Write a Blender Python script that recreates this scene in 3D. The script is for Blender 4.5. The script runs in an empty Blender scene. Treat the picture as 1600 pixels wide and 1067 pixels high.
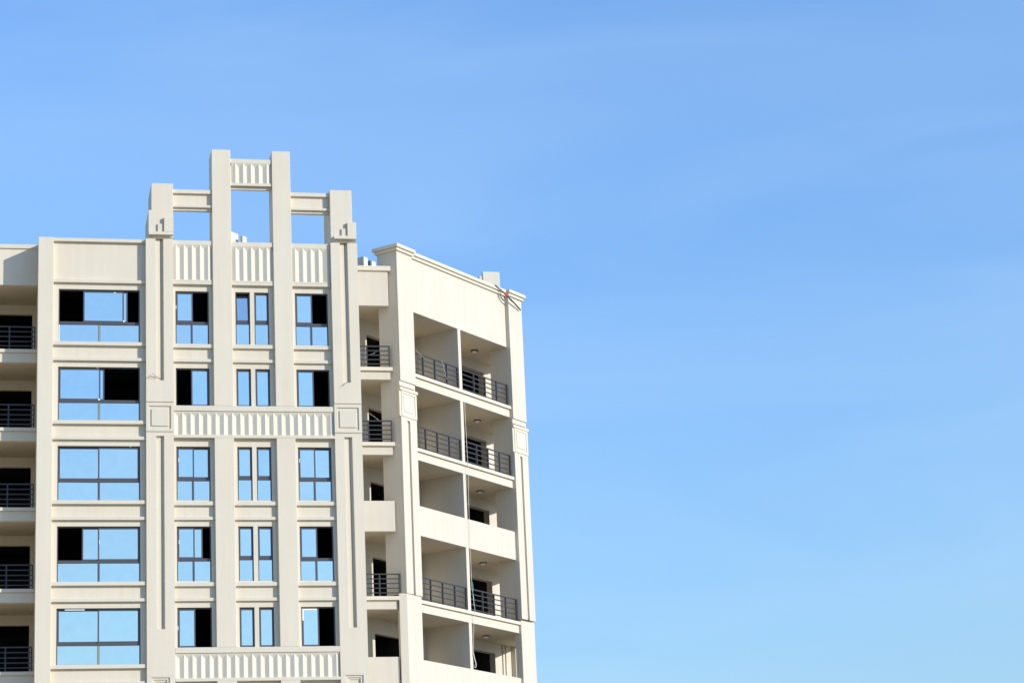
import bpy, math, random
from mathutils import Vector, Matrix
random.seed(4)
scn = bpy.context.scene
R = math.radians
Q = 2 ** -.5

# ------------------------------------------------------------------ camera
F_PX, PITCH, ROLL, YAW = 3935.64, R(16.26106), R(-2.59853), R(12.194833)
cam = bpy.data.cameras.new('camera')
cam.sensor_width = 36.0
cam.lens = 36.0 * F_PX / 1600.0
cam.clip_start, cam.clip_end = 1.0, 6000.0
co = bpy.data.objects.new('camera', cam)
scn.collection.objects.link(co)
fwd = Vector((math.sin(YAW) * math.cos(PITCH), math.cos(YAW) * math.cos(PITCH), math.sin(PITCH)))
rgt = Vector((math.cos(YAW), -math.sin(YAW), 0))
upv = rgt.cross(fwd)
r2 = math.cos(ROLL) * rgt + math.sin(ROLL) * upv
u2 = -math.sin(ROLL) * rgt + math.cos(ROLL) * upv
M = Matrix((r2, u2, -fwd)).transposed().to_4x4()
M.translation = Vector((0, -100, 1.7))
co.matrix_world = M
scn.camera = co

# ------------------------------------------------------------------ sky, sun, exposure
SUN_EL, SUN_AZ = R(21.0), R(128.0)          # azimuth clockwise from +Y: behind the camera, to the right
w = bpy.data.worlds.new('World')
scn.world = w
w.use_nodes = True
nt = w.node_tree
nt.nodes.clear()
sky = nt.nodes.new('ShaderNodeTexSky')
sky.sky_type = 'NISHITA'
sky.sun_disc = False
sky.sun_elevation = SUN_EL
sky.sun_rotation = SUN_AZ
sky.altitude = 1500
sky.air_density = 2.2
sky.dust_density = 1.0
sky.ozone_density = 4.0
bg = nt.nodes.new('ShaderNodeBackground')
bg.inputs['Strength'].default_value = 0.15
wo = nt.nodes.new('ShaderNodeOutputWorld')
gam = nt.nodes.new('ShaderNodeGamma')
gam.inputs['Gamma'].default_value = 0.88
tint = nt.nodes.new('ShaderNodeMix')                # one white balance for the whole sky
tint.data_type = 'RGBA'
tint.blend_type = 'MULTIPLY'
tint.clamp_result = False
tint.inputs[0].default_value = 1.0
tint.inputs[7].default_value = (0.59, 0.81, 1.25, 1)
nt.links.new(sky.outputs[0], gam.inputs['Color'])
nt.links.new(gam.outputs[0], tint.inputs[6])
wc = nt.nodes.new('ShaderNodeTexCoord')
wm = nt.nodes.new('ShaderNodeMapping'); wm.inputs['Scale'].default_value = (1.0, 1.0, 5.0); wm.inputs['Rotation'].default_value = (R(6), R(9), 0)
wn = nt.nodes.new('ShaderNodeTexNoise'); wn.inputs['Scale'].default_value = 3.4; wn.inputs['Detail'].default_value = 5.0; wn.inputs['Roughness'].default_value = .45; wn.inputs['Distortion'].default_value = .8
wr = nt.nodes.new('ShaderNodeMapRange'); wr.inputs['From Min'].default_value = .38; wr.inputs['From Max'].default_value = .78; wr.inputs['To Max'].default_value = .24
cl = nt.nodes.new('ShaderNodeMix'); cl.data_type = 'RGBA'; cl.clamp_result = False
cl.inputs[7].default_value = (2.5, 3.5, 4.4, 1)
nt.links.new(wc.outputs['Generated'], wm.inputs[0]); nt.links.new(wm.outputs[0], wn.inputs['Vector']); nt.links.new(wn.outputs[0], wr.inputs['Value'])
nt.links.new(wr.outputs[0], cl.inputs[0]); nt.links.new(tint.outputs[2], cl.inputs[6]); nt.links.new(cl.outputs[2], bg.inputs[0])
nt.links.new(bg.outputs[0], wo.inputs[0])

sl = bpy.data.lights.new('sun', 'SUN')
sl.energy = 3.0
sl.angle = R(0.53)
sl.color = (1.0, 0.95, 0.88)
so = bpy.data.objects.new('sun', sl)
scn.collection.objects.link(so)
to_sun = Vector((math.sin(SUN_AZ) * math.cos(SUN_EL), math.cos(SUN_AZ) * math.cos(SUN_EL), math.sin(SUN_EL)))
so.rotation_euler = to_sun.to_track_quat('Z', 'Y').to_euler()
so.location = (60, -60, 80)

scn.view_settings.view_transform = 'Standard'
scn.view_settings.look = 'None'
scn.view_settings.gamma = 1.0
scn.view_settings.use_curve_mapping = False
scn.view_settings.exposure = 0.66
scn.render.engine = 'CYCLES'
scn.cycles.max_bounces = 10
scn.cycles.diffuse_bounces = 6

# ------------------------------------------------------------------ materials
def mat(name):
    m = bpy.data.materials.new(name)
    m.use_nodes = True
    t = m.node_tree
    return m, t, t.nodes['Principled BSDF']

def N(t, kind, **kw):
    n = t.nodes.new(kind)
    for k, v in kw.items():
        if k in n.inputs:
            n.inputs[k].default_value = v
        else:
            setattr(n, k, v)
    return n

def stucco(name, col, var=.022, streak=.03, bump=.2):
    m, t, p = mat(name)
    L = t.links
    tc = N(t, 'ShaderNodeNewGeometry')
    big = N(t, 'ShaderNodeTexNoise', Scale=.55, Detail=5.0, Roughness=.6)
    L.new(tc.outputs['Position'], big.inputs['Vector'])
    mp = N(t, 'ShaderNodeMapping')
    mp.inputs['Scale'].default_value = (3.2, 3.2, .16)
    L.new(tc.outputs['Position'], mp.inputs['Vector'])
    st = N(t, 'ShaderNodeTexNoise', Scale=1.0, Detail=4.0, Roughness=.65)
    L.new(mp.outputs[0], st.inputs['Vector'])
    fine = N(t, 'ShaderNodeTexNoise', Scale=26.0, Detail=6.0, Roughness=.7)
    L.new(tc.outputs['Position'], fine.inputs['Vector'])
    def rng(src, lo, hi, a, b):
        r = N(t, 'ShaderNodeMapRange')
        r.inputs['From Min'].default_value = lo
        r.inputs['From Max'].default_value = hi
        r.inputs['To Min'].default_value = a
        r.inputs['To Max'].default_value = b
        L.new(src, r.inputs['Value'])
        return r.outputs[0]
    a = rng(big.outputs[0], .3, .7, 1 - var, 1 + var)
    b = rng(st.outputs[0], .42, .75, 1.0, 1 - streak)
    c = rng(fine.outputs[0], .3, .7, .975, 1.025)
    m1 = N(t, 'ShaderNodeMath', operation='MULTIPLY'); L.new(a, m1.inputs[0]); L.new(b, m1.inputs[1])
    m2 = N(t, 'ShaderNodeMath', operation='MULTIPLY'); L.new(m1.outputs[0], m2.inputs[0]); L.new(c, m2.inputs[1])
    hue = N(t, 'ShaderNodeMix', data_type='RGBA')
    hue.inputs[6].default_value = (*col, 1)
    hue.inputs[7].default_value = (col[0] * 1.0, col[1] * .975, col[2] * .93, 1)
    L.new(rng(st.outputs[0], .35, .7, 0, 1), hue.inputs[0])
    sc = N(t, 'ShaderNodeVectorMath', operation='SCALE')
    L.new(hue.outputs[2], sc.inputs[0]); L.new(m2.outputs[0], sc.inputs['Scale'])
    L.new(sc.outputs[0], p.inputs['Base Color'])
    p.inputs['Roughness'].default_value = .85
    p.inputs['Specular IOR Level'].default_value = .25
    bp = N(t, 'ShaderNodeBump')
    bp.inputs['Strength'].default_value = bump
    bp.inputs['Distance'].default_value = .01
    L.new(fine.outputs[0], bp.inputs['Height'])
    L.new(bp.outputs[0], p.inputs['Normal'])
    return m

CREAM = stucco('cream_render', (.655, .59, .475))
CREAMT = stucco('cream_trim_render', (.635, .58, .47), .02, .02)
SUNSIDE = stucco('sunside_cream_render', (.575, .53, .447))  # same cream paint, bounce and sunlight on the wing put into its colour
WHITE = stucco('white_render', (.645, .60, .50), .03, .03)
CEIL = stucco('balcony_ceiling_render', (.60, .52, .39), .03, .02)
ROOFM = stucco('roof_screed', (.42, .39, .34), .1, .0)
DARK = stucco('unlit_room_shade', (.030, .030, .032), .25, .1)  # shade of the unlit rooms put into a near-black wall colour

def plain(name, col, rough=.5, metal=0.0, noise=.15, scale=9.0):
    m, t, p = mat(name)
    g = N(t, 'ShaderNodeNewGeometry')
    n = N(t, 'ShaderNodeTexNoise', Scale=scale, Detail=4.0)
    t.links.new(g.outputs['Position'], n.inputs['Vector'])
    x = N(t, 'ShaderNodeMix', data_type='RGBA')
    x.inputs[6].default_value = (*[c * (1 - noise) for c in col], 1)
    x.inputs[7].default_value = (*[min(1, c * (1 + noise)) for c in col], 1)
    t.links.new(n.outputs[0], x.inputs[0])
    t.links.new(x.outputs[2], p.inputs['Base Color'])
    p.inputs['Roughness'].default_value = rough
    p.inputs['Metallic'].default_value = metal
    return m

FRAME = plain('anthracite_aluminium', (.070, .066, .072), .38, 0, .12)
RAILM = plain('dark_railing_paint', (.032, .031, .036), .4, 0, .15)
TAPE = plain('white_tape', (.8, .8, .78), .6)
OLIVE = plain('olive_tape', (.30, .28, .16), .6)
BLACK = plain('black_cable_sheath', (.025, .024, .024), .55)
RED = plain('red_cable_sleeve', (.55, .05, .035), .5)
ROPE = plain('pale_rope_fibre', (.62, .60, .54), .9)
TEAL = plain('teal_cord', (.10, .32, .30), .7)
PIPEM = plain('cream_pipe_paint', (.62, .56, .44), .5)
LAMPW = plain('opal_lamp_cover', (.75, .74, .72), .35)
LAMPD = plain('dark_lamp_rim', (.05, .045, .045), .5)
UNITD = plain('blue_grey_sheet_metal', (.10, .13, .17), .45)

def glass_mat():
    m, t, p = mat('reflective_window_glass')
    g = N(t, 'ShaderNodeNewGeometry')
    n = N(t, 'ShaderNodeTexNoise', Scale=1.3, Detail=2.0)
    t.links.new(g.outputs['Position'], n.inputs['Vector'])
    b = N(t, 'ShaderNodeBump'); b.inputs['Strength'].default_value = .035; b.inputs['Distance'].default_value = .02
    t.links.new(n.outputs[0], b.inputs['Height'])
    t.links.new(b.outputs[0], p.inputs['Normal'])
    d = N(t, 'ShaderNodeTexNoise', Scale=2.6, Detail=6.0, Roughness=.6)
    t.links.new(g.outputs['Position'], d.inputs['Vector'])
    x = N(t, 'ShaderNodeMix', data_type='RGBA')
    x.inputs[6].default_value = (.71, .755, .72, 1)
    x.inputs[7].default_value = (.87, .87, .80, 1)
    t.links.new(d.outputs[0], x.inputs[0]); t.links.new(x.outputs[2], p.inputs['Base Color'])
    p.inputs['Metallic'].default_value = 1.0
    p.inputs['Roughness'].default_value = .03
    return m
GLASS = glass_mat()

def ground_mat():
    m, t, p = mat('sandy_ground')
    g = N(t, 'ShaderNodeNewGeometry')
    n = N(t, 'ShaderNodeTexNoise', Scale=.08, Detail=8.0)
    t.links.new(g.outputs['Position'], n.inputs['Vector'])
    x = N(t, 'ShaderNodeMix', data_type='RGBA')
    x.inputs[6].default_value = (.30, .25, .18, 1)
    x.inputs[7].default_value = (.42, .36, .27, 1)
    t.links.new(n.outputs[0], x.inputs[0])
    t.links.new(x.outputs[2], p.inputs['Base Color'])
    p.inputs['Roughness'].default_value = .95
    return m
GROUND = ground_mat()

# ------------------------------------------------------------------ mesh helpers
WC = 14.75
def FR(u, v, z): return (u, v, z)                                   # front facade frame: u right, v inward
def WG(s, o, z): return (WC + (s - o) * Q, (s + o) * Q, z)          # wing frame, turned 45 degrees
ROOT = Vector((9.0, 6.0, 0.0))

class MB:
    def __init__(s): s.v = []; s.f = []
    def quad(s, *p):
        n = len(s.v); s.v += [tuple(q) for q in p]; s.f.append(tuple(range(n, n + len(p))))
    def box(s, fr, u0, u1, v0, v1, z0, z1, skip=''):
        n = len(s.v)
        for z in (z0, z1):
            for a, b in ((u0, v0), (u1, v0), (u1, v1), (u0, v1)): s.v.append(fr(a, b, z))
        F = {'b': (0, 3, 2, 1), 't': (4, 5, 6, 7), 'f': (0, 1, 5, 4), 'r': (1, 2, 6, 5), 'k': (2, 3, 7, 6), 'l': (3, 0, 4, 7)}
        for k, q in F.items():
            if k not in skip: s.f.append(tuple(n + i for i in q))
        return s
    def prism(s, poly, z0, z1):
        n = len(s.v); k = len(poly)
        for z in (z0, z1): s.v += [(x, y, z) for x, y in poly]
        s.f.append(tuple(n + i for i in reversed(range(k)))); s.f.append(tuple(n + k + i for i in range(k)))
        for i in range(k): s.f.append((n + i, n + (i + 1) % k, n + k + (i + 1) % k, n + k + i))
        return s
    def grid(s, fr, u0, u1, z0, z1, v, holes=()):
        """front sheet at depth v with holes (u0,u1,z0,z1,depth[,closed]); holes get reveals and, when closed, a back"""
        us = sorted({u0, u1, *[h[0] for h in holes], *[h[1] for h in holes]})
        zs = sorted({z0, z1, *[h[2] for h in holes], *[h[3] for h in holes]})
        us = [u for u in us if u0 <= u <= u1]; zs = [z for z in zs if z0 <= z <= z1]
        for a, b in zip(us, us[1:]):
            for c, d in zip(zs, zs[1:]):
                mu, mz = (a + b) / 2, (c + d) / 2
                if any(h[0] < mu < h[1] and h[2] < mz < h[3] for h in holes): continue
                s.quad(fr(a, v, c), fr(b, v, c), fr(b, v, d), fr(a, v, d))
        for h in holes:
            a, b, c, d, dp = h[:5]; e = v + dp
            s.quad(fr(a, v, c), fr(a, v, d), fr(a, e, d), fr(a, e, c))
            s.quad(fr(b, v, c), fr(b, e, c), fr(b, e, d), fr(b, v, d))
            s.quad(fr(a, v, c), fr(a, e, c), fr(b, e, c), fr(b, v, c))
            if d < z1 - 1e-6: s.quad(fr(a, v, d), fr(b, v, d), fr(b, e, d), fr(a, e, d))
            if len(h) > 5 and h[5]: s.quad(fr(a, e, c), fr(b, e, c), fr(b, e, d), fr(a, e, d))
        return s
    def tube(s, pts, r, n=7):
        pts = [Vector(p) for p in pts]; rings = []
        for i, p in enumerate(pts):
            t = (pts[min(i + 1, len(pts) - 1)] - pts[max(i - 1, 0)]).normalized()
            a = t.cross(Vector((.3, .9, .2))).normalized(); b = t.cross(a)
            k = len(s.v); rings.append(k)
            for j in range(n):
                q = p + (a * math.cos(2 * math.pi * j / n) + b * math.sin(2 * math.pi * j / n)) * r
                s.v.append(tuple(q))
        for k0, k1 in zip(rings, rings[1:]):
            for j in range(n): s.f.append((k0 + j, k0 + (j + 1) % n, k1 + (j + 1) % n, k1 + j))
        s.f.append(tuple(reversed(range(rings[0], rings[0] + n)))); s.f.append(tuple(range(rings[-1], rings[-1] + n)))
        return s
    def lathe(s, c, prof, n=20):
        rings = []
        for r, z in prof:
            rings.append(len(s.v))
            for j in range(n):
                a = 2 * math.pi * j / n; s.v.append((c[0] + r * math.cos(a), c[1] + r * math.sin(a), c[2] + z))
        for k0, k1 in zip(rings, rings[1:]):
            for j in range(n): s.f.append((k0 + j, k0 + (j + 1) % n, k1 + (j + 1) % n, k1 + j))
        s.f.append(tuple(range(rings[0], rings[0] + n))); s.f.append(tuple(range(rings[-1], rings[-1] + n)))
        return s
    def mesh(s, name, m, off=ROOT, smooth=False):
        me = bpy.data.meshes.new(name)
        me.from_pydata([(x - off[0], y - off[1], z - off[2]) for x, y, z in s.v], [], s.f)
        me.materials.append(m)
        if smooth:
            for p in me.polygons: p.use_smooth = True
        me.update()
        return me
    def build(s, name, m, parent, label=None, smooth=False, off=None, bevel=0):
        if off is None: off = ROOT if parent is not None else Vector((0, 0, 0))
        o = bpy.data.objects.new(name, s.mesh(name, m, off, smooth))
        scn.collection.objects.link(o)
        if parent is not None: o.parent = parent
        if label: o['label'] = label
        if bevel:
            b = o.modifiers.new('edge', 'BEVEL'); b.width = bevel; b.segments = 2; b.limit_method = 'ANGLE'
        return o

def thing(name, label, cat, loc, group=None):
    o = bpy.data.objects.new(name, None); scn.collection.objects.link(o)
    o.location = loc; o['label'] = label; o['category'] = cat; o.empty_display_size = .3
    if group: o['group'] = group
    return o

def box_part(name, parent, fr, *a, m=None, bevel=.012, label=None):
    return MB().box(fr, *a).build(name, m or CREAM, parent, label, bevel=bevel)

# ------------------------------------------------------------------ ground
g = MB(); g.quad((-3000, -3000, 0), (3000, -3000, 0), (3000, 3000, 0), (-3000, 3000, 0))
go = g.build('ground', GROUND, None); go['kind'] = 'structure'

# ------------------------------------------------------------------ the building
B = thing('apartment_building', 'cream apartment tower with a stepped crown, mirrored windows and an angled balcony wing', 'apartment building', ROOT)
FH = 3.317
WY = .195                     # depth of the window walls behind the piers
HEAD, SILL = 33.565, 31.295   # first storey window head and sill

# ---- left bay
left_windows = [(2.72, 6.02, HEAD - FH * k - 2.27, HEAD - FH * k) for k in range(10)]
h = [(a, b, c, d, .30) for a, b, c, d in left_windows]
MB().grid(FR, 2.50, 6.27, 0, 35.60, WY, h).build('bay_wall', CREAM, B)
box_part('corner_pier', B, FR, 1.88, 2.505, 0, 1.6, 0, 35.735)
box_part('coping', B, FR, 2.505, 6.255, .06, 1.3, 35.59, 35.737, m=CREAMT)
for k in range(10):
    zt = HEAD - FH * k
    if k == 0:
        box_part('string_course', B, FR, 2.505, 6.255, .07, WY + .05, 33.815, 33.955, m=CREAMT)
    else:
        box_part('string_course', B, FR, 2.505, 6.255, .07, WY + .05, zt + .235, zt + .37, m=CREAMT)
    box_part('window_sill', B, FR, 2.505, 6.255, .06, WY + .06, zt - 2.43, zt - 2.275, m=CREAMT)

# ---- tower columns
COLS = {'c1': (7.37, 9.03), 'c2': (9.81, 11.56), 'c3': (12.33, 13.97)}
def short(k): return k in (1, 4, 7)     # storeys whose windows stand on a fluted band
openings = {'c1': [(7.48, 8.86)], 'c2': [(9.96, 10.567), (10.745, 11.355)], 'c3': [(12.45, 13.835)]}
for c, (a, b) in COLS.items():
    hs = []
    for k in range(10):
        zt = HEAD - FH * k
        zb = zt - (1.58 if short(k) else 2.25) if k else SILL
        if short(k): zb = zt - 1.615
        for x0, x1 in openings[c]: hs.append((x0, x1, zb, zt, .30))
    MB().grid(FR, a - .02, b + .02, 0, 33.84, WY, hs).build('window_wall', CREAM, B)
    for k in range(10):
        zt = HEAD - FH * k
        if k and not short(k) and not short(k - 1):
            box_part('string_course', B, FR, a, b, .09, WY + .05, zt + .24, zt + .375, m=CREAMT)
        elif short(k):
            box_part('string_course', B, FR, a, b, .09, WY + .05, zt + .24, zt + .375, m=CREAMT)
        if not short(k):
            box_part('window_sill', B, FR, a, b, .08, WY + .06, zt - 2.475, zt - 2.31, m=CREAMT)

# tall piers, cut by the fluted bands
for a, b in ((9.02, 9.81), (11.56, 12.335)):
    box_part('tall_pier', B, FR, a, b, 0, 1.25, 28.612, 39.80)
    for z0, z1 in ((18.66, 27.25), (8.71, 17.30), (0, 7.35)):
        box_part('tall_pier', B, FR, a, b, 0, .3, z0, z1)

# fluted work: every rib is a piece of its own
RIBS = {}
def rib(parent, x, w, z0, z1, y, dp, chf):
    key = (round(w, 3), round(z1 - z0, 3), dp)
    if key not in RIBS:
        m = MB(); hgt = z1 - z0; hw = w / 2
        Lb, Rb, Cb = (-hw, dp, 0), (hw, dp, 0), (0, 0, 0)
        Lv, Rv, Ct = (-hw, dp, hgt - chf), (hw, dp, hgt - chf), (0, 0, hgt)
        Lt, Rt = (-hw, 0, hgt), (hw, 0, hgt)
        m.quad(Lb, Cb, Ct, Lv); m.quad(Cb, Rb, Rv, Ct); m.quad(Ct, Lt, Lv); m.quad(Ct, Rv, Rt); m.quad(Lb, Rb, Cb)
        RIBS[key] = m.mesh('rib', WHITE, (0, 0, 0))
    o = bpy.data.objects.new('rib', RIBS[key]); scn.collection.objects.link(o)
    o.parent = parent; o.location = Vector((x, y, z0)) - ROOT
    return o
RD = .072
def fluted(x0, x1, z0, zr0, zr1, z1, y, xs, lip=None, back=.5):
    m = MB()
    m.box(FR, x0, x1, y + RD + .004, back, z0, z1)                   # body behind the flutes
    m.box(FR, x0, x1, y, y + RD + .004, zr1, z1)                     # plain border above
    m.box(FR, x0, x1, y, y + RD + .004, z0, zr0)                     # plain border below
    w = xs[1] - xs[0]
    if xs[0] - w / 2 > x0: m.box(FR, x0, xs[0] - w / 2, y + RD * .96, y + RD + .004, zr0, zr1)
    if xs[-1] + w / 2 < x1: m.box(FR, xs[-1] + w / 2, x1, y + RD * .96, y + RD + .004, zr0, zr1)
    p = m.build('fluted_panel', CREAMT, B)
    for x in xs: rib(p, x, w, zr0, zr1, y, RD, .17)
    return p
P = .335
fluted(7.372, 9.02, 33.955, 34.02, 35.56, 35.735, .05, [7.495 + P * i for i in range(5)])
fluted(9.811, 11.56, 33.955, 34.02, 35.52, 35.715, .05, [9.976 + .3275 * i for i in range(5)])
fluted(12.336, 13.95, 33.955, 34.02, 35.51, 35.71, .05, [12.469 + P * i for i in range(5)])
for a, b in ((7.372, 9.02), (9.811, 11.56), (12.336, 13.95)):
    box_part('string_course', B, FR, a, b, .05, .25, 33.825, 33.953, m=CREAMT)
# bands across the tower
for z in (0, -2 * 4.9755, -4 * 4.9755):
    xs = [7.375 + .3385 * (i + .02) for i in range(20)]
    fluted(7.37, 13.965, 27.25 + z, 27.385 + z, 28.335 + z, 28.38 + z, .045, xs, back=.4)
    box_part('band_course', B, FR, 7.372, 13.965, 0, .5, 28.382 + z, 28.61 + z, m=CREAMT)
    box_part('band_course', B, FR, 7.372, 13.965, .002, .044, 27.252 + z, 27.383 + z, m=CREAMT)

# ---- corner pilasters with stepped grooves
def pilaster(x0, x1, g0, g1, z0, z1, y, zg0, zg1, y1=.6):
    m = MB()
    m.grid(FR, x0, x1, z0, z1, y, [(g0, g1, zg0, zg1, .105)])
    gw = (g1 - g0)
    m.grid(FR, g0, g1, zg0, zg1, y + .105, [(g1 - gw * .42, g1 - gw * .24, zg0, zg1, .05, True)])
    m.box(FR, x0, x1, y, y1, z0, z1, skip='f')
    return m.build('corner_pilaster', CREAM, B)
def medallion(x0, x1, z0, z1, y):
    m = MB()
    a0, a1, c0, c1 = x0 + .115, x1 - .12, z0 + .11, z1 - .165
    m.grid(FR, x0, x1, z0, z1, y, [(a0, a1, c0, c1, .045, True)])
    m.box(FR, x0, x1, y, .6, z0, z1, skip='f')
    o = m.build('square_medallion', CREAMT, B)
    MB().box(FR, a0 + .10, a1 - .11, y + .004, y + .047, c0 + .12, c1 - .13).build('raised_square', CREAMT, o, bevel=.008)
def lower_panel(x0, x1, px0, px1, z0, z1, y):
    m = MB()
    m.grid(FR, x0, x1, z0, z1, y, [(px0, px1, z0 + .3, z1 + .0 - .05, .045)])
    e = .085
    m.grid(FR, px0, px1, z0 + .3, z1 - .05, y + .045, [(px0 + e, px1 - e * 1.3, z0 + .3 + e, z1 - .05 - e, .04)])
    m.grid(FR, px0 + e, px1 - e * 1.3, z0 + .3 + e, z1 - .05 - e, y + .085, [(px0 + 2 * e, px1 - e * 1.9, z0 + .3 + 2 * e, z1 - .05 - e * 1.9, .03, True)])
    m.box(FR, x0, x1, y, .6, z0, z1, skip='f')
    m.build('corner_pilaster', CREAM, B)
for x0, x1, g0, g1 in ((6.255, 7.37, 6.66, 6.978), (13.97, 15.10, 14.36, 14.685)):
    pilaster(x0, x1, g0, g1, 28.74, 35.74, -.07, 29.64, 35.74)
    medallion(x0 - .003, x1 + .003, 27.50, 28.736, -.035)
    pilaster(x0, x1, g0, g1, 17.53, 27.496, 0, 19.40, 27.32)
    lower_panel(x0, x1, x0 + .185, x1 - .21, 13.0, 17.526, 0)
    box_part('corner_pilaster', B, FR, x0, x1, 0, .6, 0, 12.99)

# ---- crown
def pier(x0, x1, z1, y0=-.06, y1=1.95): box_part('crown_pier', B, FR, x0, x1, y0, y1, 35.80, z1)
pier(6.49, 7.39, 38.19); pier(13.99, 14.92, 38.10)
# bracket blocks on the crown piers
for x0, x1, xf0, xf1, zt, zf, zo in ((6.37, 7.388, 6.745, 7.004, 37.0, 36.38, 36.66), (14.105, 14.93, 14.444, 14.69, 36.62, 36.36, 36.63)):
    yb = -.062; xo = x1 if x1 < 8 else 15.06
    o = MB().box(FR, x0, x1, yb - .002, 2.0, 35.885, zt).build('crown_bracket', CREAM, B, bevel=.01)
    MB().box(FR, xf0, xf1, yb - .07, yb, 36.02, zf).build('bracket_fin', CREAM, o, bevel=.008)
    MB().box(FR, xf1, xo, yb - .14, (yb + .01) if x1 < 8 else 1.48, 36.02 if x1 < 8 else 35.885, zo).build('bracket_block', CREAM, o, bevel=.008)
    MB().box(FR, x0 + .002, xf1 if x1 > 8 else xo, yb - .138, yb, 35.885, 36.018).build('bracket_ledge', CREAM, o, bevel=.008)
    MB().box(FR, x0 - .04, x1 - .02, .0, 1.4, 35.74, 35.884).build('bracket_neck', CREAM, o)
# crown beams
for x0, x1 in ((7.39, 9.02), (12.335, 13.99)):
    o = box_part('crown_beam', B, FR, x0, x1, .17, .36, 37.09, 37.985)
    MB().box(FR, x0, x1, .06, .20, 37.82, 37.99).build('beam_lip', CREAMT, o, bevel=.01)
    MB().box(FR, x0, x1, .06, .20, 37.205, 37.31).build('beam_lip', CREAMT, o, bevel=.01)
fluted(9.811, 11.56, 38.225, 38.345, 39.24, 39.42, .05, [10.015 + .3325 * i for i in range(5)], back=.34)
box_part('crown_beam', B, FR, 9.811, 11.56, .19, .33, 38.09, 38.222)
# tower flank facing the balconies, and its parapet behind the crown
box_part('tower_flank_wall', B, FR, 14.80, 15.098, .61, 4.2, 0, 35.55, m=SUNSIDE)
box_part('tower_flank_wall', B, FR, 6.262, 6.56, .61, 4.2, 0, 35.55)

# ---- windows
def sheet(parent, x0, x1, z0, z1, y, tx=0, tz=0):
    """a glass pane, tilted a hair like a real one"""
    cx, cz = (x0 + x1) / 2, (z0 + z1) / 2
    m = MB(); m.box(FR, x0 - cx, x1 - cx, 0, .012, z0 - cz, z1 - cz)
    o = bpy.data.objects.new('pane', m.mesh('pane', GLASS, (0, 0, 0))); scn.collection.objects.link(o)
    o.parent = parent; o.location = Vector((cx, y, cz)) - ROOT
    o.rotation_euler = (R(random.uniform(-.35, .35)) + tx, 0, R(random.uniform(-.6, .6)) + tz)
    return o
def ring(m, x0, x1, z0, z1, y0, y1, w, wb=None):
    wb = wb or w
    m.box(FR, x0, x0 + w, y0, y1, z0, z1); m.box(FR, x1 - w, x1, y0, y1, z0, z1)
    m.box(FR, x0 + w, x1 - w, y0 + .002, y1 - .002, z1 - w, z1 - .001); m.box(FR, x0 + w, x1 - w, y0 + .002, y1 - .002, z0 + .001, z0 + wb)
FY = WY + .075
def room(x0, x1, z0, z1):
    m = MB(); a, b, c, d = x0 - .08, x1 + .08, z0 - .3, z1 + .2
    y0, y1 = WY + .29, 4.1
    m.quad((a, y1, c), (b, y1, c), (b, y1, d), (a, y1, d))
    m.quad((a, y0, c), (a, y1, c), (a, y1, d), (a, y0, d)); m.quad((b, y0, c), (b, y0, d), (b, y1, d), (b, y1, c))
    m.quad((a, y0, c), (b, y0, c), (b, y1, c), (a, y1, c)); m.quad((a, y0, d), (a, y1, d), (b, y1, d), (b, y0, d))
    for q in ((a, x0, c, d), (x1, b, c, d), (x0, x1, c, z0), (x0, x1, z1, d)):
        m.quad((q[0], y0, q[2]), (q[1], y0, q[2]), (q[1], y0, q[3]), (q[0], y0, q[3]))
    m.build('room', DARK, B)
def window(x0, x1, z0, z1, zm, sashes, mull=None, tilt=None):
    """outer frame with a transom at zm; sashes: (x0,x1,layer) in the upper light; fixed panes below"""
    m = MB(); ring(m, x0, x1, z0, z1, FY, FY + .11, .045, .03)
    up0 = z0 + .03
    if zm:
        m.box(FR, x0 + .045, x1 - .045, FY - .004, FY + .112, zm - .055, zm + .055); up0 = zm + .055
        if mull: m.box(FR, mull - .042, mull + .042, FY + .006, FY + .1, z0 + .03, zm - .055)
    w = m.build('window', FRAME, B)
    if zm:
        xs = [x0 + .03, mull - .03, mull + .03, x1 - .03] if mull else [x0 + .03, x1 - .03]
        for a, b in zip(xs[::2], xs[1::2]): sheet(w, a, b, z0 + .02, zm - .045, FY + .05)
    for a, b, ly in sashes:
        y = FY + .012 + .045 * ly
        s = MB(); ring(s, a, b, up0 + .002, z1 - .047, y, y + .042, .055)
        so_ = s.build('sash', FRAME, w)
        if tilt:
            c = Vector(((a + b) / 2, y, up0)) - ROOT
            for v in so_.data.vertices: v.co -= c
            so_.location = c; so_.rotation_euler = (R(tilt), 0, 0)
            p = sheet(w, a + .045, b - .045, up0 + .05, z1 - .10, y + .015)
            hh = (z1 - .10 + up0 + .05) / 2 - up0
            p.location = c + Vector((0, .015 + math.sin(R(-tilt)) * hh, hh * math.cos(R(tilt))))
            p.rotation_euler = (R(tilt), 0, R(-1.5))
        else:
            sheet(w, a + .045, b - .045, up0 + .05, z1 - .10, y + .018)
    room(x0, x1, z0, z1)
    return w
left_cfg = [[(3.72, 5.37, 0), (3.80, 5.53, 1)], [(2.765, 4.42, 0), (2.85, 4.585, 1)], [(2.765, 4.42, 1), (4.34, 5.975, 0)], [(3.71, 4.42, 1), (4.34, 5.975, 0)], [(2.765, 4.42, 1), (4.34, 5.975, 0)]]
left_win = []
for k, (a, b, c, d) in enumerate(left_windows):
    cfg = left_cfg[k] if k < 5 else left_cfg[(2, 4, 3, 1)[k % 4]]
    left_win.append(window(a, b, c, d, d - 1.43, cfg, 4.37))
c1_cfg = ['L', 'R', 'LR', 'H', 'L']; c3_cfg = ['L', 'L', 'LR', 'L', 'L']
tower_win = {}
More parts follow.
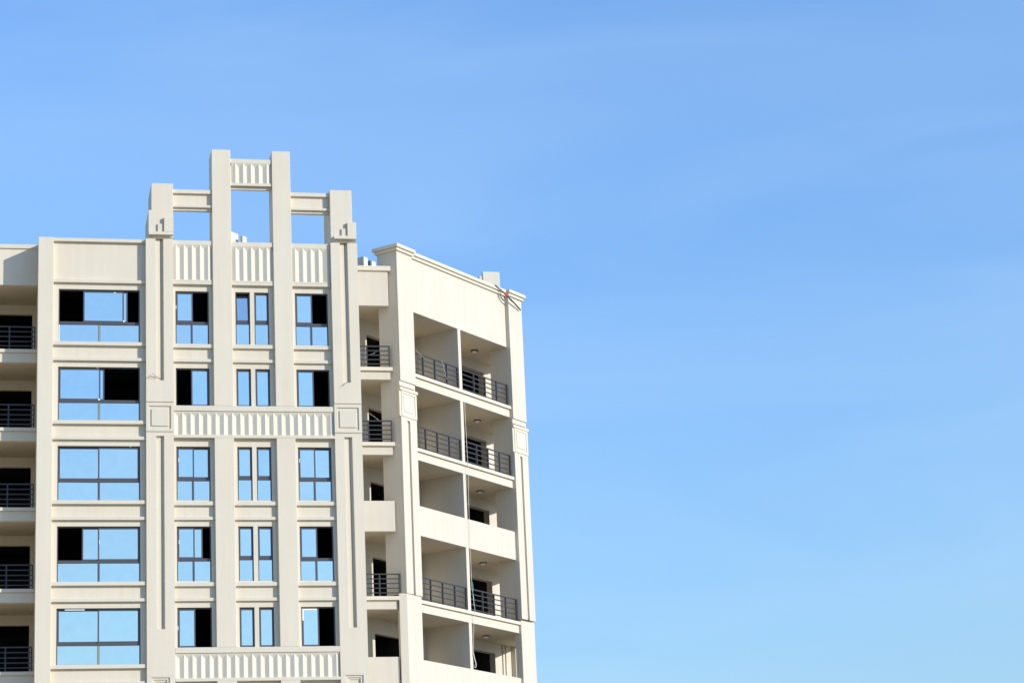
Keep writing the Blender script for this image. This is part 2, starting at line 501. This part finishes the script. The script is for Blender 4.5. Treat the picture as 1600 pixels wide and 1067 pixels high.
for c, cfg in (('c1', c1_cfg), ('c3', c3_cfg)):
    x0, x1 = openings[c][0]; mx = (x0 + x1) / 2 - .02
    for k in range(10):
        zt = HEAD - FH * k
        s = cfg[k] if k < 5 else random.choice(['L', 'R', 'LR'])
        sa = {'L': [(x0 + .045, mx + .055, 0)], 'R': [(mx - .04, x1 - .045, 0)], 'LR': [(x0 + .045, mx + .05, 0), (mx - .03, x1 - .045, 1)], 'H': [(x0 + .045, mx + .05, 0), (mx - .03 - .28, x1 - .045 - .29, 1)]}[s]
        zb = zt - 1.615 if short(k) else (SILL if k == 0 else zt - 2.28)
        tower_win[c, k] = window(x0, x1, zb, zt, None if short(k) else zt - 1.36, sa, None if short(k) else mx)
for i, (x0, x1) in enumerate(openings['c2']):
    for k in range(10):
        zt = HEAD - FH * k
        zb = zt - 1.615 if short(k) else (SILL if k == 0 else zt - 2.28)
        tower_win['c2', i, k] = window(x0, x1, zb, zt, None if short(k) else zt - 1.31, [(x0 + .03, x1 - .03, 0)], tilt=-9 if (i == 0 and k == 0) else None)
# handles and left-over protective tape
def tape(w, x0, x1, z0, z1, m=TAPE, y=FY - .006, name='tape_strip'):
    MB().box(FR, x0, x1, y, y + .007, z0, z1).build(name, m, w)
tape(left_win[0], 2.735, 2.765, 31.33, 32.05)
tape(left_win[0], 4.345, 4.395, 31.33, 32.06, OLIVE, FY - .003); tape(left_win[1], 4.345, 4.395, 28.02, 28.76, OLIVE, FY - .003); tape(left_win[4], 4.345, 4.395, 18.05, 18.8, OLIVE, FY - .003)
tape(left_win[4], 3.05, 3.83, 20.225, 20.285); tape(left_win[0], 5.34, 5.40, 32.20, 32.27); tape(left_win[1], 4.25, 4.36, 30.215, 30.265)
tape(left_win[0], 4.95, 5.05, 33.44, 33.47); tape(left_win[2], 5.6, 5.68, 26.90, 26.94); tape(left_win[1], 4.34, 4.41, 28.86, 28.93)
tape(tower_win['c3', 4], 12.50, 13.10, 20.17, 20.235, y=FY + .002); tape(tower_win['c3', 4], 12.505, 12.56, 19.75, 20.17, y=FY + .002)
for w_, x, z in ((tower_win['c1', 4], 7.495, 19.4), (tower_win['c1', 3], 7.56, 22.9), (tower_win['c1', 2], 7.56, 26.3), (left_win[3], 4.385, 22.9), (tower_win['c1', 0], 7.50, 32.8), (tower_win['c3', 2], 12.50, 26.3)):
    tape(w_, x, x + .022, z, z + .16, y=FY - .012, name='handle')

# ---- left recessed balconies
LY = 1.10
box_part('parapet_wall', B, FR, -1.1, 1.885, LY, LY + .3, 33.975, 35.56)
box_part('coping', B, FR, -1.1, 1.885, LY - .06, LY + .36, 35.555, 35.735, m=CREAMT)
box_part('unseen_sun_block', B, FR, -5.6, -1.1, 0, 4.3, 0, 35.74)  # unseen blank block, added to keep sun out of the left balconies
MB().box(FR, 1.89, 2.2, .3, 4.2, 0, 34.2).build('side_wall', CREAM, B)
doors = [(-.95, 1.73, 33.57 - 3.32 * k - 2.35, 33.57 - 3.32 * k, .2) for k in range(10)]
MB().grid(FR, -1.1, 1.90, 0, 34.2, 3.9, doors).build('balcony_back_wall', CREAM, B)
def dark_box(fr, u0, u1, v0, v1, z0, z1):
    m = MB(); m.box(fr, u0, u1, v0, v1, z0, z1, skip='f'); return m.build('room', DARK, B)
def railing(fr, u0, u1, v, zs, zbot, posts, ret=None):
    m = MB(); m.box(fr, u0, u1, v - .02, v + .03, zs[0] - .024, zs[0] + .024)
    r = m.build('balcony_railing', RAILM, B)
    for z in zs[1:]: MB().box(fr, u0, u1, v - .018, v + .018, z - .019, z + .019).build('rail', RAILM, r)
    for p in posts: MB().box(fr, p - .028, p + .028, v - .034, v + .034, zbot, zs[0] - .026).build('post', RAILM, r)
    return r
for k in range(10):
    lt = 31.21 - 3.318 * k
    box_part('balcony_ledge', B, FR, -1.1, 1.88, LY - .08, LY + .4, lt - .145, lt, m=CREAMT)
    box_part('balcony_fascia', B, FR, -1.1, 1.885, LY, LY + .3, lt - .55, lt - .146)
    MB().box(FR, -1.1, 1.885, LY + .28, 4.1, lt - .55, lt - .05).build('balcony_slab', CEIL, B)
    zs = [lt + .99, lt + .78, lt + .57, lt + .365, lt + .17]
    railing(FR, -1.08, 1.80, LY + .08, zs, lt - .01, [-.19, .765, 1.685, 1.785])
    d = doors[k]; dark_box(FR, d[0] - .1, d[1] + .1, 4.101, 7.5, d[2] - .2, d[3] + .2)
MB().box(FR, -1.1, 1.885, LY + .28, 4.1, 33.976, 34.3).build('balcony_slab', CEIL, B)

# ---- the wing: plan points
def mirror(x, y):
    s = (x - WC + y) * Q; o = (y - x + WC) * Q
    return WG(16.77 - s, o, 0)[:2]
BACK = 2.5
def wp(s, o): return WG(s, o, 0)[:2]
slab_poly = [(15.10, 2.75), (16.72, 2.75), wp(3.75, .42), wp(13.1, .42), (23.85, 9.9), (23.85, 12.62), wp(15.6, BACK + .05), wp(2.95, BACK + .05)]
for k in range(10):
    fb = 30.545 - 3.305 * k; lt = fb + .508
    par = k in (2, 4, 7, 9)
    MB().prism(slab_poly, fb + .001, lt - .06).build('balcony_slab', CEIL, B)
    if par:
        top = fb + 1.30
        box_part('balcony_parapet', B, WG, 4.55, 12.20, .19, .44, fb, top, m=SUNSIDE)
        MB().box(FR, 15.10, 16.80, 2.6, 2.82, fb - .015, top).build('balcony_parapet', SUNSIDE, B, bevel=.012)
        MB().box(FR, 23.75, 24.0, 9.6, 12.4, fb, top).build('balcony_parapet', SUNSIDE, B)
    else:
        box_part('balcony_fascia', B, WG, 4.55, 12.20, .19, .44, fb, lt - .145, m=SUNSIDE)
        box_part('balcony_ledge', B, WG, 4.55, 12.20, .09, .46, lt - .143, lt, m=CREAMT)
        MB().box(FR, 15.10, 16.79, 2.6, 2.82, fb - .015, lt - .15).build('balcony_fascia', SUNSIDE, B, bevel=.012)
        MB().box(FR, 15.10, 16.88, 2.5, 2.84, lt - .148, lt + .015).build('balcony_ledge', CREAMT, B, bevel=.012)
        MB().box(FR, 23.75, 24.0, 9.6, 12.4, fb, lt).build('balcony_fascia', SUNSIDE, B)
        zs = [fb + 1.525, fb + 1.305, fb + 1.085, fb + .855, fb + .63]
        railing(WG, 4.6, 8.23, .27, zs, lt - .01, [5.55, 6.44, 7.35, 8.19])
        railing(WG, 8.465, 12.21, .27, zs, lt - .01, [9.45, 10.37, 11.30, 12.15])
        zs = [fb + 1.48, fb + 1.285, fb + 1.085, fb + .888, fb + .69]
        px = {0: 15.80, 1: 15.78, 3: 16.07}.get(k, 15.9)
        railing(FR, 15.102, 16.80 if k != 3 else 16.93, 2.66, zs, lt + .01, [px, 16.77 if k != 3 else 16.90])
    # divider between the two wing balconies
    ztop = 33.87 - 3.305 * k
    MB().box(WG, 8.235, 8.46, .20, BACK, lt - .05 if not par else fb + 1.29, ztop + .01).build('balcony_divider', SUNSIDE, B, bevel=.01)
    if par: MB().box(WG, 8.236, 8.459, .43, BACK, lt - .06, fb + 1.30).build('balcony_divider', SUNSIDE, B)
# back wall of the wing with its doors
dA = [(4.50, 6.60, 33.24 - 3.305 * k - 2.25, 33.24 - 3.305 * k, .22) for k in range(10)]
dB = [(11.0, 13.66, 33.40 - 3.305 * k - 2.35, 33.40 - 3.305 * k, .30) for k in range(10)]
MB().grid(WG, 2.88, 15.7, 0, 34.2, BACK, dA + dB).build('wing_back_wall', SUNSIDE, B)
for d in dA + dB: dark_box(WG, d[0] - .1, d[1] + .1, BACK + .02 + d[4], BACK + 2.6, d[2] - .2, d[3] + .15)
MB().box(WG, 15.0, 15.25, 2.27, BACK, 0, 34.0).build('return_wall', SUNSIDE, B)
for s in (14.25, 14.50):
    MB().tube([WG(s, BACK - .05, 17.5), WG(s, BACK - .05, 20.62)], .028).build('pipe', PIPEM, B, smooth=True)

# spandrel above the top balconies and its cornice
box_part('wing_parapet', B, WG, 4.55, 12.20, .19, .46, 33.87, 36.40, m=SUNSIDE)
MB().prism(slab_poly, 33.872, 34.25).build('balcony_slab', CEIL, B)
# wing piers: a plain shaft with the capital, medallion and fluting applied to its face
def wpier(s0, s1, groove, block_d, left):
    box_part('wing_pier', B, WG, s0, s1, .055, block_d, 28.85, 36.40, m=SUNSIDE)
    box_part('wing_pier', B, WG, s0, s1, .121, block_d, 21.27, 28.849, m=SUNSIDE)
    box_part('pier_face', B, WG, s0, s1, 0, .054, 30.475, 36.40, m=SUNSIDE)
    box_part('pier_capital', B, WG, s0 - .09, s1 - .10, -.005, .10, 30.235, 30.43, m=CREAMT)
    box_part('pier_capital', B, WG, s0 - .10, s1 + .06, -.05, .10, 30.035, 30.165, m=CREAMT)
    m = MB(); z0, z1 = 28.915, 30.033; y = -.012
    a0, a1, c0, c1 = s0 + .12, s1 - .12, z0 + .13, z1 - .10
    m.grid(WG, s0 + .03, s1, z0, z1, y, [(a0, a1, c0, c1, .03, True)])
    m.box(WG, s0 + .03, s1, y, .054, z0, z1, skip='f')
    o = m.build('square_medallion', CREAMT, B)
    MB().box(WG, a0 + .085, a1 - .15, y + .003, y + .035, c0 + .09, c1 - .1).build('raised_square', CREAMT, o, bevel=.008)
    box_part('medallion_backing', B, WG, s0 - .09, s0 + .2, .02, .10, 28.90, 30.03, m=CREAMT)
    m = MB()
    m.grid(WG, s0, s1, 21.27, 28.912, .02, [(groove - .2, groove, 21.27, 28.78, .09, True)])
    m.box(WG, s0, s1, .02, .12, 21.27, 28.912, skip='fk')
    m.build('pier_face', SUNSIDE, B)
wpier(3.45, 4.585, 4.09, 1.05, True)
wpier(12.21, 13.32, 12.845, 1.15, False)
# thick bases under the shafts
b0 = wp(3.49, .05); cx = b0[0] - .33
MB().prism([b0, wp(4.575, .07), wp(4.575, .42), (cx, b0[1] + .45), (cx, b0[1] + .0)][::1], 0, 21.268).build('wing_base', SUNSIDE, B, bevel=.012)
b1 = wp(13.28, .07)
MB().prism([wp(12.19, .07), b1, (b1[0], b1[1] + .33), wp(12.5, .42), wp(12.19, .42)], 0, 21.2).build('wing_base', SUNSIDE, B, bevel=.012)
# cornices: two fillets, stepping forward over the piers
for z0, z1, ov in ((36.31, 36.44, .08), (36.442, 36.59, .16)):
    for nm, a, b, o0, o1 in (('cornice', 3.45 - ov, 4.585 + ov * .6, -ov, 1.05 + ov), ('cornice', 4.585 + ov * .6 + .002, 12.21 - ov * .6 - .002, .19 - ov, .62), ('cornice', 12.21 - ov * .6, 13.32 + ov, -ov, 1.15 + ov)):
        box_part(nm, B, WG, a, b, o0, o1, z0, z1, m=CREAMT)

# parapet between tower and wing
MB().box(FR, 15.10, 16.80, 2.6, 2.85, 33.83, 35.40).build('parapet_wall', SUNSIDE, B, bevel=.012)
MB().box(FR, 15.10, 16.92, 2.52, 2.92, 35.402, 35.62).build('coping', CREAMT, B, bevel=.012)

# ---- the mass behind and the flat roof
body = [(-5.6, 7.6), (8.5, 7.6), wp(8.0, 5.4 + 2.4), wp(15.7, 7.8), (22.0, 26.0), (-5.6, 26.0)]
MB().prism([(-5.6, 4.31), (-1.3, 4.31), (-1.3, 7.6), (2.3, 7.6), (6.0, 4.3), (9.3, 4.3), wp(1.2, 5.2), wp(15.7, 5.2), (22, 26), (-5.6, 26)], 0, 34.2).build('rear_block', CREAM, B)
MB().prism([(-5.0, 3.0), (-1.2, 3.0), (1.9, 3.0), (2.5, .3), (15.0, .3), (15.1, 3.0), wp(4.0, .6), wp(13.2, .6), (23.7, 11), (22, 26), (-5.6, 26)], 34.32, 34.5).build('roof', ROOFM, B)

# ------------------------------------------------------------------ ceiling lamps
def lamp(loc, label):
    t = thing('ceiling_lamp', label, 'lamp', loc, 'round lamps under the balcony ceilings')
    z = Vector((0, 0, 0))
    MB().lathe((0, 0, 0), [(.17, 0), (.175, -.06), (.15, -.075), (.13, -.06)]).build('lamp_rim', LAMPD, t, off=z)
    MB().lathe((0, 0, 0), [(.125, -.05), (.11, -.10), (.06, -.125), (.01, -.13)]).build('lamp_cover', LAMPW, t, off=z, smooth=True)
names = ['topmost right-hand wing balcony, under the tall blank parapet', 'second right-hand wing balcony from the top, its railing below',
         'right-hand wing balcony with the upper solid parapet and no railing', 'lowest right-hand wing balcony that has a railing', 'lowest right-hand wing balcony, beside two thin wall pipes']
for k in range(5):
    lamp(WG(11.6, 1.58, 33.871 - 3.305 * k), 'round ceiling lamp in the ' + names[k])

# ------------------------------------------------------------------ rooftop boxes
def rot_box(name, label, cat, cx, cy, w, d, z0, z1, m=WHITE, ang=45, group=None, slope=0):
    t = MB(); q = MB()
    c, s = math.cos(R(ang)), math.sin(R(ang))
    fr = lambda u, v, z: (u * c - v * s, u * s + v * c, z)
    q.box(fr, 0, w, 0, d, 0, z1 - z0)
    o = q.build(name, m, None, bevel=.01)
    o.location = (cx, cy, z0); o['label'] = label; o['category'] = cat
    if group: o['group'] = group
    return o
GR = 'boxes standing on the roof'
rot_box('rooftop_box', 'white roof box seen through the central crown opening, touching the left tall pier', 'rooftop box', 10.58, 8.0, .52, .30, 34.5, 38.92, group=GR)
rot_box('rooftop_box', 'narrow white roof box with a grey side, standing clear in the central crown opening', 'rooftop box', 11.10, 8.0, .30, .12, 34.5, 38.73, group=GR)
rot_box('rooftop_box', 'white roof box with a grey side next to the tower, behind the low parapet', 'rooftop box', 16.30, 6.0, .31, .37, 34.5, 37.20, group=GR)
rot_box('rooftop_box', 'dark blue-grey roof box between a white box and the wing cornice', 'rooftop box', 16.70, 6.6, .05, .45, 34.5, 37.22, m=UNITD, group=GR)
rot_box('rooftop_box', 'small pale roof box touching the wing cornice, right of the dark box', 'rooftop box', 16.76, 6.62, .30, .03, 34.5, 37.22, group=GR)
rot_box('rooftop_box', 'big pale roof box rising above the right end of the wing cornice', 'rooftop box', 22.93, 12.0, .82, .25, 34.5, 38.58, ang=2, group=GR)
rot_box('rooftop_box', 'small pale roof box tucked behind the left of the big one on the wing', 'rooftop box', 23.0, 13.2, .35, .4, 34.5, 38.75, ang=2, group=GR)

# ------------------------------------------------------------------ cables, rope and loose wires
def cord(name, label, cat, parts, base):
    t = thing(name, label, cat, base)
    for nm, pts, r, m in parts: MB().tube(pts, r, 6).build(nm, m, t, off=Vector(base), smooth=True)
b = WG(11.8, -.1, 36.2)
cord('roof_cable', 'black cable with a red sleeve slung diagonally over the right end of the wing cornice', 'cable', [
    ('cable_run', [WG(11.174, 0, 36.592), WG(11.445, -.01, 36.507), WG(11.63, -.05, 36.43), WG(11.72, -.09, 36.33)], .020, BLACK),
    ('cable_sleeve', [WG(11.66, -.09, 36.36), WG(11.76, -.14, 36.27), WG(11.90, -.19, 36.165)], .040, RED),
    ('cable_run', [WG(11.86, -.19, 36.18), WG(12.085, -.19, 36.097), WG(12.438, -.17, 35.994), WG(12.795, -.12, 35.90), WG(13.09, -.09, 35.81)], .032, BLACK),
    ('cable_run', [WG(11.9, -.19, 36.15), WG(12.1, -.17, 36.06), WG(12.3, -.16, 36.01)], .012, BLACK),
    ('cable_run', [WG(11.58, .02, 36.47), WG(11.66, .02, 36.36), WG(11.76, .12, 36.24), WG(11.95, .165, 36.17), WG(12.14, .165, 36.09)], .016, BLACK)], b)
b = WG(8.5, .12, 24.0)
pts = [WG(s, o, z) for s, o, z in ((8.50, .15, 30.54), (8.49, .13, 29.3), (8.44, .07, 27.7), (8.42, .05, 27.3), (8.46, .12, 25.7), (8.47, .14, 24.0), (8.50, .15, 22.2), (8.52, .05, 21.2), (8.53, .14, 20.6), (8.45, .15, 19.9), (8.42, .15, 19.25), (8.56, .15, 18.9), (8.48, .16, 18.70))]
cord('hanging_rope', 'thin pale rope hanging down the front of the wing past three balconies', 'rope', [
    ('rope_strand', pts, .010, ROPE),
    ('cord_knot', [WG(8.50, .13, 22.45), WG(8.55, .12, 22.2), WG(8.49, .11, 21.95), WG(8.56, .11, 21.7), WG(8.53, .12, 21.4)], .014, TEAL),
    ('rope_strand', [WG(8.42, .15, 19.35), WG(8.50, .15, 19.1), WG(8.62, .15, 18.85), WG(8.56, .15, 18.70), WG(8.45, .15, 18.72)], .012, ROPE)], b)
b = (6.6, -.1, 29.7)
cord('loose_wire', 'loose dark wires sprouting from the lower end of the left pilaster groove', 'wire', [
    ('wire_strand', [(6.27, -.12, 29.74), (6.45, -.16, 29.77), (6.62, -.15, 29.76), (6.78, -.10, 29.70), (6.90, -.03, 29.66)], .008, BLACK),
    ('wire_strand', [(6.48, -.17, 29.92), (6.62, -.15, 29.83), (6.74, -.10, 29.76), (6.88, -.03, 29.67)], .007, BLACK)], b)
b = (14.5, -.1, 29.6)
cord('loose_wire', 'loose dark wire sprouting from the lower end of the right pilaster groove', 'wire', [
    ('wire_strand', [(14.30, -.14, 29.46), (14.42, -.16, 29.57), (14.55, -.12, 29.65), (14.70, -.06, 29.71)], .008, BLACK)], b)

b = WG(5.2, .3, 31.9)
cord('dangling_cord', 'short pale cord sagging from the left end of the topmost wing balcony railing', 'cord', [
    ('cord_strand', [WG(4.98, .22, 32.20), WG(5.15, .22, 32.10), WG(5.35, .22, 32.02), WG(5.56, .22, 31.97)], .007, ROPE)], b)
b = WG(7.1, .22, 31.8)
cord('dangling_cord', 'pale cord dangling in loops before the middle of the topmost wing balcony railing', 'cord', [
    ('cord_strand', [WG(6.92, .22, 32.13), WG(6.97, .20, 31.98), WG(7.06, .21, 31.9), WG(7.04, .21, 31.78), WG(7.20, .21, 31.6), WG(7.16, .21, 31.5), WG(7.30, .21, 31.33)], .007, ROPE)], b)
b = (16.1, 2.6, 31.8)
cord('dangling_cord', 'thin pale cord slanting across the top corner balcony door, behind the railing', 'cord', [
    ('cord_strand', [(15.86, 2.72, 31.62), (16.1, 2.72, 31.73), (16.38, 2.72, 31.88)], .006, ROPE)], b)
b = (16.1, 2.6, 28.8)
cord('dangling_cord', 'thin pale cord slanting down to the second corner balcony railing', 'cord', [
    ('cord_strand', [(15.80, 2.72, 29.12), (16.1, 2.72, 28.88), (16.33, 2.72, 28.70)], .006, ROPE)], b)
